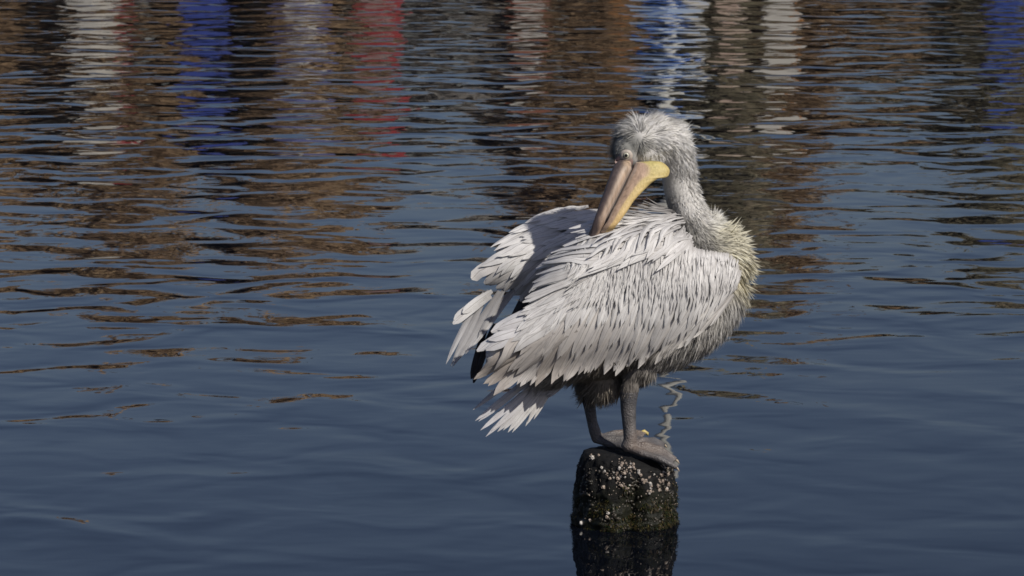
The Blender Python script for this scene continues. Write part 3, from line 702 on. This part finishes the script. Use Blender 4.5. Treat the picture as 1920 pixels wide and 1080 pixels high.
# shafts of longer ragged plumes
st = Strands()
for (cx, cy, sx, sy, n, a0, a1, L, w_, c0, c1, lf) in [
        (1378, 440, 26, 22, 260, -48, 20, 34, 3.4, (.62,.59,.45), (.74,.71,.58), .5), (1402, 490, 12, 30, 240, 5, 60, 36, 3.2, YE, (.72,.68,.52), .45), (1398, 530, 10, 18, 120, 60, 95, 34, 2.8, (.55,.5,.36), (.66,.63,.5), .35),
        (1195, 214, 30, 10, 260, -150, -40, 30, 1.7, WH, (.7,.7,.68), .8), (1278, 248, 14, 30, 180, -45, 50, 24, 1.7, WH, (.7,.7,.68), .7), (1308, 330, 8, 40, 90, 10, 55, 16, 2.0, WH, (.7,.7,.68), .6),
        (1162, 255, 14, 26, 240, 80, 200, 30, 1.5, (.30,.30,.29), (.62,.62,.60), .3)]:
    for _ in range(n):
        px, py = rng.gauss(cx, sx*.6), rng.gauss(cy, sy*.6)
        if abs(px-1173) < 26 and 245 < py < 320: continue
        o_ = CAM; dr = (W(px, py, 0)-CAM).normalized(); h = bbvh.ray_cast(CAM, dr)
        if h[0] is None:
            h = bbvh.find_nearest(W(px, py, .05))
            if h[0] is None: continue
        p, nrm = h[0], h[1]
        if nrm.y > .3: nrm = -nrm
        a = R(rng.uniform(a0, a1)); d = Vector((math.cos(a), rng.gauss(0, .3), -math.sin(a))); d = d - nrm*d.dot(nrm)*.8
        side = d.cross(nrm).normalized(); g = rng.uniform(.8, 1.1)
        st.add(p, d.normalized() + nrm*lf*rng.uniform(.3, 1.3), L*PXM*rng.uniform(.6, 1.3), w_*PXM*rng.uniform(.6, 1.2), side, tuple(c*g for c in c0), tuple(c*g for c in c1), .1, 4, None, (nrm + Vector((rng.gauss(0,.3), rng.gauss(0,.3), rng.gauss(0,.3)))).normalized())
o = st.build('ragged_plumes', body, M_down); tag(o, kind='stuff'); o.matrix_local = PINV
# ---- bill
def loft(name, secs, colf, parent, mat, n=20, ridge_=0.0):
    vs, fs, cs = [], [], []
    for j, (l, r, Y, th) in enumerate(secs):
        a = W(l[0], l[1], Y); b_ = W(r[0], r[1], Y); c = (a+b_)/2; u = (b_-a)/2
        nx_ = secs[min(j+1, len(secs)-1)]; pv = secs[max(j-1, 0)]
        t = (W((nx_[0][0]+nx_[1][0])/2, (nx_[0][1]+nx_[1][1])/2, nx_[2]) - W((pv[0][0]+pv[1][0])/2, (pv[0][1]+pv[1][1])/2, pv[2])).normalized()
        v = u.cross(t).normalized(); 
        if v.y > 0: v = -v
        for k in range(n):
            an = 2*math.pi*k/n; cu, sv_ = math.cos(an), math.sin(an)
            vs.append(c + u*cu + v*(math.copysign(abs(sv_)**.8, sv_)*th)); cs.append(colf(j/(len(secs)-1), cu, sv_))
    m = len(secs)
    for j in range(m-1):
        for k in range(n): fs.append((j*n+k, j*n+(k+1) % n, (j+1)*n+(k+1) % n, (j+1)*n+k))
    fs.append(tuple(range(n-1, -1, -1))); fs.append(tuple((m-1)*n+k for k in range(n)))
    me = from_py(name, vs, fs, True, cs); bm_ = bmesh.new(); bm_.from_mesh(me); bmesh.ops.recalc_face_normals(bm_, faces=bm_.faces[:]); bm_.to_mesh(me); bm_.free()
    return child(name, me, parent, [mat])
def mix3(a, b, t): t = max(0, min(1, t)); return tuple(x+(y-x)*t for x, y in zip(a, b))
def secs_of(Ls, Rs, Ys, Ts, m=18):
    return [(pl(Ls, i/m), pl(Rs, i/m), pl(Ys, i/m), pl(Ts, i/m)) for i in range(m+1)]
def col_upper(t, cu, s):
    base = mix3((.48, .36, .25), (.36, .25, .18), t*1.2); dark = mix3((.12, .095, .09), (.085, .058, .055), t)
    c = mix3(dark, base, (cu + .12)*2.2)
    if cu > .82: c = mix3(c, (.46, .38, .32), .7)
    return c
UL = [(1158,304),(1148,318),(1136,350),(1122,390),(1109,428),(1099,452),(1092,468)]; UR = [(1184,304),(1184,318),(1169,347),(1151.5,381),(1136,411),(1122,437),(1110,462)]
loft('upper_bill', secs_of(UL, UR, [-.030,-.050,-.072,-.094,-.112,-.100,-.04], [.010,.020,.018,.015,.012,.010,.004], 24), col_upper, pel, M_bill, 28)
loft('mouth_lining', secs_of([(1178,312),(1162,347),(1146,381),(1131,411),(1116,437),(1106,460)], [(1190,312),(1176,347),(1159,381),(1144,411),(1128,437),(1116,460)], [-.040,-.060,-.080,-.100,-.098,-.055], [.006,.006,.006,.005,.004,.003]), lambda t, c, q: (.03, .02, .02), pel, M_bill)
LS = [((1192,305),(1222,302),-.044,.012),((1190,309),(1241,304),-.046,.016),((1187,316),(1255,317),-.050,.020),((1183,324),(1252,331),-.054,.022),((1178,334),(1236,334),-.060,.022),((1172,347),(1220,344),-.068,.020),
      ((1163,365),(1203,361),-.080,.018),((1155,381),(1189,376),-.090,.016),((1146,398),(1178,393),-.102,.014),((1138,415),(1166,410),-.110,.012),((1126,433),(1152,428),-.106,.010),((1112,462),(1130,459),-.045,.006)]
LS = [((a[0], a[1]), (a[2], a[3]), a[4], a[5]) for a in catm([(l[0], l[1], r[0], r[1], Y, th) for l, r, Y, th in LS], 4)]
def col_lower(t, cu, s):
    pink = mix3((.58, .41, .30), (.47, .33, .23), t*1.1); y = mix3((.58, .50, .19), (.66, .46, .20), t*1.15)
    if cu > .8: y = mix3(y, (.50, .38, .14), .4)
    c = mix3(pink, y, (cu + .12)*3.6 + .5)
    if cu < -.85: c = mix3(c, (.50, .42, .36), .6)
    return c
def split_loft():
    n = 36; vs, cs = [], []; m = len(LS)
    for j, (l, r, Y, th) in enumerate(LS):
        a = W(l[0], l[1], Y); b_ = W(r[0], r[1], Y); c = (a+b_)/2; u = (b_-a)/2
        nx_ = LS[min(j+1, m-1)]; pv = LS[max(j-1, 0)]
        t = (W((nx_[0][0]+nx_[1][0])/2, (nx_[0][1]+nx_[1][1])/2, nx_[2]) - W((pv[0][0]+pv[1][0])/2, (pv[0][1]+pv[1][1])/2, pv[2])).normalized()
        v = u.cross(Vector((0, 1, 0)).cross(u)).normalized(); v = -Vector((0, 1, 0)) if abs(v.y) < .5 else (v if v.y < 0 else -v)
        for k in range(n):
            an = 2*math.pi*k/n + math.pi; cu, q_ = math.cos(an), math.sin(an)
            wr = .0006*math.sin(j*1.3 + cu*5)*(1 if cu > -.1 and j < 24 else 0)
            vs.append(c + u*cu + v*(math.copysign(abs(q_)**.75, q_)*th + wr)); cs.append(col_lower(j/(m-1), cu, q_))
    fa, fb = [], []
    for j in range(m-1):
        for k in range(n):
            an = 2*math.pi*(k+.5)/n + math.pi
            (fa if math.cos(an) < -.12 else fb).append((j*n+k, j*n+(k+1) % n, (j+1)*n+(k+1) % n, (j+1)*n+k))
    cap = [tuple(range(n-1, -1, -1)), tuple((m-1)*n+k for k in range(n))]
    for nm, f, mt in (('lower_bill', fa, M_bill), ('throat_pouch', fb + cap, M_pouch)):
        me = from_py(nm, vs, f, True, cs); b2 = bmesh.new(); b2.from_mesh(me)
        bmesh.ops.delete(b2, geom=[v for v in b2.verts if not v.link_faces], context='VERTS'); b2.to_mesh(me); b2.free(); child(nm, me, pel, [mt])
split_loft()
# ---- bare face and eye
def disc_patch(name, cx, cy, rx, ry, col, parent, hole=0, Yo=.004, mat=None):
    vs, fs, cs = [], [], []
    n = 28; h0 = None
    for j in range(5):
        r = lerp(hole, 1, j/4)
        for k in range(n):
            a = 2*math.pi*k/n; x, y = cx+math.cos(a)*rx*r, cy+math.sin(a)*ry*r
            dr = (W(x, y, 0)-CAM).normalized(); h = bbvh.ray_cast(CAM, dr)
            p = h[0] if h[0] else W(x, y, -.03); nn = h[1] if h[0] else Vector((0, -1, 0))
            if nn.y > 0: nn = -nn
            vs.append(p + nn*(Yo*(1-abs(r-.6)*1.3))); cs.append(col)
    for j in range(4):
        for k in range(n): fs.append((j*n+k, j*n+(k+1) % n, (j+1)*n+(k+1) % n, (j+1)*n+k))
    return child(name, from_py(name, vs, fs, True, cs), parent, [mat or M_facial])
disc_patch('facial_skin', 1170, 303, 17, 13, (.40, .28, .25), pel, 0, .004)
disc_patch('eyelid', 1174.5, 291, 11.5, 10.5, (.50, .44, .38), pel, .45, .006)
h = bbvh.ray_cast(CAM, (W(1174.5, 291, 0)-CAM).normalized()); ep, en = h[0], h[1]
if en.y > 0: en = -en
view = (CAM - ep).normalized(); en = (en*.4 + view*.6).normalized()
k = NB('eye_surface'); at = k.n('Attribute', attribute_name='tint'); k.l(at.outputs['Color'], k.b.inputs['Base Color']); k.b.inputs['Roughness'].default_value = .3
vs, fs, cs = [], [], []
q = en.to_track_quat('Z', 'Y'); er = .0092; ns = 28; ec = ep - en*.0005
for j in range(17):
    th = math.pi*j/16*.5
    for i in range(ns):
        a = 2*math.pi*i/ns; v = Vector((math.sin(th)*math.cos(a), math.sin(th)*math.sin(a), math.cos(th)))*er
        vs.append(ec + q @ v); s_ = math.sin(th)
        cs.append((.006, .006, .006) if s_ < .42 else ((.46, .45, .36) if s_ < .74 else (.06, .05, .05)))
for j in range(16):
    for i in range(ns): fs.append((j*ns+i, j*ns+(i+1) % ns, (j+1)*ns+(i+1) % ns, (j+1)*ns+i))
child('eye', from_py('eye', vs, fs, True, cs), pel, [k.m])
# ------------------------------------------------------------------ far shore: mirrored in the water
def boxm(bm, c, s, taper=1.0):
    v = []
    for dz in (-1, 1):
        for dx, dy in ((-1,-1),(1,-1),(1,1),(-1,1)):
            k = taper if dz < 0 else 1
            v.append(bm.verts.new((c[0]+dx*s[0]/2*k, c[1]+dy*s[1]/2*k, c[2]+dz*s[2]/2)))
    for f in ((3,2,1,0),(4,5,6,7),(0,1,5,4),(1,2,6,5),(2,3,7,6),(3,0,4,7)): bm.faces.new([v[i] for i in f])
def bmo(name, bm, parent, mat, smooth=False):
    bmesh.ops.recalc_face_normals(bm, faces=bm.faces[:])
    me = bpy.data.meshes.new(name); bm.to_mesh(me); bm.free()
    if smooth: me.polygons.foreach_set('use_smooth', [True]*len(me.polygons))
    return link(name, me, parent, [mat])
paint = {}
def pm(name, col, rough=.45):
    if name not in paint: paint[name] = simple_mat(name, col, rough, .08, 2)
    return paint[name]
def shore_x(px, L): return (px-960)/FPX*L
def boat(px, L, length, hull_h, hullc, cabin_h, cabc, label, mast=0.0, mastc=(.55,.55,.5), cover=None, heading=0.0):
    x = shore_x(px, L); y = L - 9.9; length *= .62; hull_h *= .85; cabin_h *= .6
    if cover: cover = (cover[0]*.65, cover[1])
    e = empty('fishing_boat', (x, y, 0)); tag(e, label, 'boat', 'boats moored along the far shore'); e.rotation_euler[2] = heading
    b = bmesh.new(); rings = []; N = 14; Wd = length*.30
    for i in range(N):
        t = i/(N-1); u = (t-.5)*length; wd = Wd*.5*(1-(max(0, t-.45)/.55)**2.2)*(.8+.2*min(1, t*4)); sh = hull_h*(1+.35*max(0, t-.4)**1.5*2)
        rings.append([b.verts.new((u, s*wd*k, z)) for s, k, z in ((-1, 1, sh), (-1, .85, .1), (-.4, .6, -.4), (.4, .6, -.4), (1, .85, .1), (1, 1, sh))])
    for r0, r1 in zip(rings, rings[1:]):
        for k in range(5): b.faces.new((r0[k], r0[k+1], r1[k+1], r1[k]))
        b.faces.new((r0[5], r0[0], r1[0], r1[5]))
    b.faces.new(rings[0]); hull = bmo('hull', b, e, pm('paint_'+str(abs(hash(hullc)) % 9999), hullc))
    if cabin_h:
        b = bmesh.new(); boxm(b, (-length*.12, 0, hull_h+cabin_h/2), (length*.30, Wd*.6, cabin_h)); boxm(b, (-length*.12, 0, hull_h+cabin_h+.05), (length*.36, Wd*.7, .1))
        cab = bmo('cabin', b, e, pm('paint_'+str(abs(hash(cabc)) % 9999), cabc))
        for sgn in (-1, 1):
            for k in (-1, 0, 1):
                b = bmesh.new(); boxm(b, (-length*.12+k*length*.09, sgn*Wd*.3, hull_h+cabin_h*.62), (length*.06, .04, cabin_h*.3)); bmo('window', b, cab, pm('dark_glass', (.02, .025, .03), .1))
    if cover:
        b = bmesh.new(); boxm(b, (length*.18, 0, hull_h+cover[0]/2), (length*.34, Wd*.7, cover[0])); bmo('canvas_cover', b, e, pm('canvas_'+str(abs(hash(cover[1])) % 9999), cover[1], .9))
    if mast:
        b = bmesh.new(); tube(b, [(Vector((0, 0, hull_h*.6)), .085), (Vector((0, 0, mast)), .06)], 10); bmo('mast', b, e, pm('mast_'+str(abs(hash(mastc)) % 9999), mastc))
        b = bmesh.new(); tube(b, [(Vector((0, 0, hull_h+1.2)), .05), (Vector((-length*.35, 0, hull_h+1.3)), .04)], 8); bmo('boom', b, e, pm('mast_'+str(abs(hash(mastc)) % 9999), mastc))
    return e
white = (.46, .44, .39); blue = (.03, .05, .22); red = (.24, .03, .03); orange = (.32, .15, .05); cream = (.40, .33, .25)
H = R(78)
boat(190, 52, 3.2, 1.3, white, 1.5, white, 'white cabin boat moored at the far left end of the harbour', heading=H, cover=(.9, red))
boat(385, 52, 3.6, 1.5, blue, 1.3, blue, 'bright blue boat moored right of the white cabin boat', heading=H+.2, cover=(1.2, blue))
boat(580, 54, 2.8, 1.3, (.09, .10, .22), 1.4, white, 'blue hulled boat with a white cabin', heading=H-.1)
boat(715, 50, 2.4, 1.4, red, 1.5, (.28, .20, .18), 'red boat with a red cabin', heading=H, cover=(1.7, red))
boat(995, 54, 3.0, 1.3, (.20, .08, .05), 1.5, white, 'brown hulled boat with a white cabin', heading=H+.1)
boat(1180, 55, 2.8, 1.2, (.12, .08, .05), 1.4, orange, 'dark hulled boat with an orange cabin', heading=H)
boat(1260, 50, 3.2, 1.4, (.30, .38, .50), .9, (.08, .18, .50), 'sailing boat with a tall pale mast', 7.9, heading=H-.15, cover=(1.0, white))
boat(1375, 55, 2.0, 1.3, cream, 1.5, (.50, .38, .30), 'small cream boat with a tan cabin', heading=H)
boat(1465, 52, 2.9, 1.5, white, 1.5, white, 'white boat with an orange canvas cover', heading=H+.1, cover=(1.3, orange))
boat(1890, 52, 3.0, 1.4, blue, 1.2, (.05, .10, .35), 'dark blue boat at the right end of the harbour', heading=H)
# trees on the far bank
M_bark = simple_mat('bark', (.09, .065, .045), .95, .3, 3)
def leafmat(name, a, b):
    k = NB(name); at = k.n('Attribute', attribute_name='tint'); k.l(at.outputs['Color'], k.b.inputs['Base Color']); k.b.inputs['Roughness'].default_value = .8; return k.m
M_leaf = leafmat('autumn_leaves', 0, 0)
kinds = [[(.22,.14,.078), (.15,.095,.052), (.27,.185,.10)], [(.14,.125,.075), (.10,.09,.055), (.19,.155,.10)], [(.19,.18,.16), (.24,.22,.19), (.13,.12,.11)]]
knames = ['brown', 'dark green', 'grey']
def tree(px, L, h, r, kd, idx):
    x = shore_x(px, L); y = L-9.9; rr = random.Random(idx*7+3)
    e = empty('tree', (x, y, 1.2)); tag(e, '%s leaved tree on the far bank' % knames[kd], 'tree', 'trees on the far bank')
    b = bmesh.new(); tips = []
    tube(b, [(Vector((0, 0, -.3)), .28), (Vector((.1, 0, h*.3)), .2), (Vector((0, .1, h*.6)), .12), (Vector((.1, 0, h*.92)), .04)], 8)
    for k in range(11):
        a = rr.uniform(0, 6.28); z0 = rr.uniform(.18, .75)*h; q = Vector((math.cos(a)*r*rr.uniform(.5, 1), math.sin(a)*r*rr.uniform(.5, 1), min(h*.95, z0 + rr.uniform(.1, .35)*h)))
        tube(b, [(Vector((0, 0, z0)), .09), (q*.5 + Vector((0, 0, z0*.5)), .06), (q, .025)], 6); tips.append(q)
    bmo('trunk', b, e, M_bark, True)
    vs, fs, cs = [], [], []
    for k in range(2600):
        c = rr.choice(tips); p = c.lerp(Vector((0, 0, h*.5)), rr.random()**1.6) + Vector((rr.gauss(0, r*.24), rr.gauss(0, r*.24), rr.gauss(0, h*.085)))
        if p.z < .2: p.z = rr.uniform(.2, 1.2)
        s = rr.uniform(.14, .34); u = Vector((rr.gauss(0, 1), rr.gauss(0, 1), rr.gauss(0, 1))).normalized(); v = u.orthogonal().normalized()
        i0 = len(vs); vs += [p-u*s, p+v*s*.6, p+u*s, p-v*s*.6]; fs.append((i0, i0+1, i0+2, i0+3)); cc = rr.choice(kinds[kd]); g = rr.uniform(.6, 1.3); cs += [tuple(c_*g for c_ in cc)]*4
    link('crown', from_py('crown', vs, fs, False, cs), e, [M_leaf])
prof = [(-100,8.5,0),(20,8.6,0),(120,9.6,0),(230,9.8,0),(330,8.4,2),(430,7.0,2),(520,8.8,0),(620,9.8,0),(710,9.0,2),(800,6.5,2),(900,6.8,2),(990,8.6,0),(1080,9.3,0),(1170,9.6,1),(1260,10.0,1),(1350,9.9,1),(1440,9.2,0),(1530,6.8,0),(1610,4.6,0),(1700,5.8,1),(1780,7.2,1),(1860,8.6,1),(1950,9.2,1),(2050,9,1)]
for i, (px, h, kd) in enumerate(prof):
    tree(px, 92 + (i % 3)*3, h*.96 + rng.uniform(-.9, .5), 1.35, kd, i)
for i in range(22):
    px = -120 + i*104; tree(px, 104 + (i % 2)*4, rng.uniform(4.8, 7.2), 1.6, rng.choice([0, 0, 1, 2]), 60+i)
# houses on the bank
def house(px, L, w_, h, col, label):
    x = shore_x(px, L); e = empty('house', (x, L-9.9, 1.2)); tag(e, label, 'house')
    b = bmesh.new(); boxm(b, (0, 0, h/2), (w_, 6, h)); wall = bmo('wall', b, e, pm('render_'+str(abs(hash(col)) % 9999), col, .9))
    b = bmesh.new(); v = [b.verts.new(p) for p in ((-w_/2-.2, -3.2, h+.005), (w_/2+.2, -3.2, h+.005), (w_/2+.2, 3.2, h+.005), (-w_/2-.2, 3.2, h+.005), (-w_/2-.2, 0, h+1.3), (w_/2+.2, 0, h+1.3))]
    for f in ((0,1,5,4),(2,3,4,5),(0,4,3),(1,2,5),(0,3,2,1)): b.faces.new([v[i] for i in f])
    bmo('roof', b, e, pm('roof_tiles', (.28, .10, .06), .9))
    for i in range(3):
        for z in (1.2, 3.4):
            if z < h-.5: b = bmesh.new(); boxm(b, ((i-1)*w_*.3, -3.01, z), (.7, .08, 1.0)); bmo('window', b, e, pm('dark_glass', (.02, .025, .03), .1))
house(20, 100, 3.6, 4.2, (.42, .36, .26), 'tan rendered house among the brown trees')
house(560, 102, 2.6, 4.4, (.55, .50, .40), 'pale house behind the blue hulled boat')
house(1500, 102, 3.0, 3.4, (.50, .36, .26), 'terracotta coloured house behind the white boat')
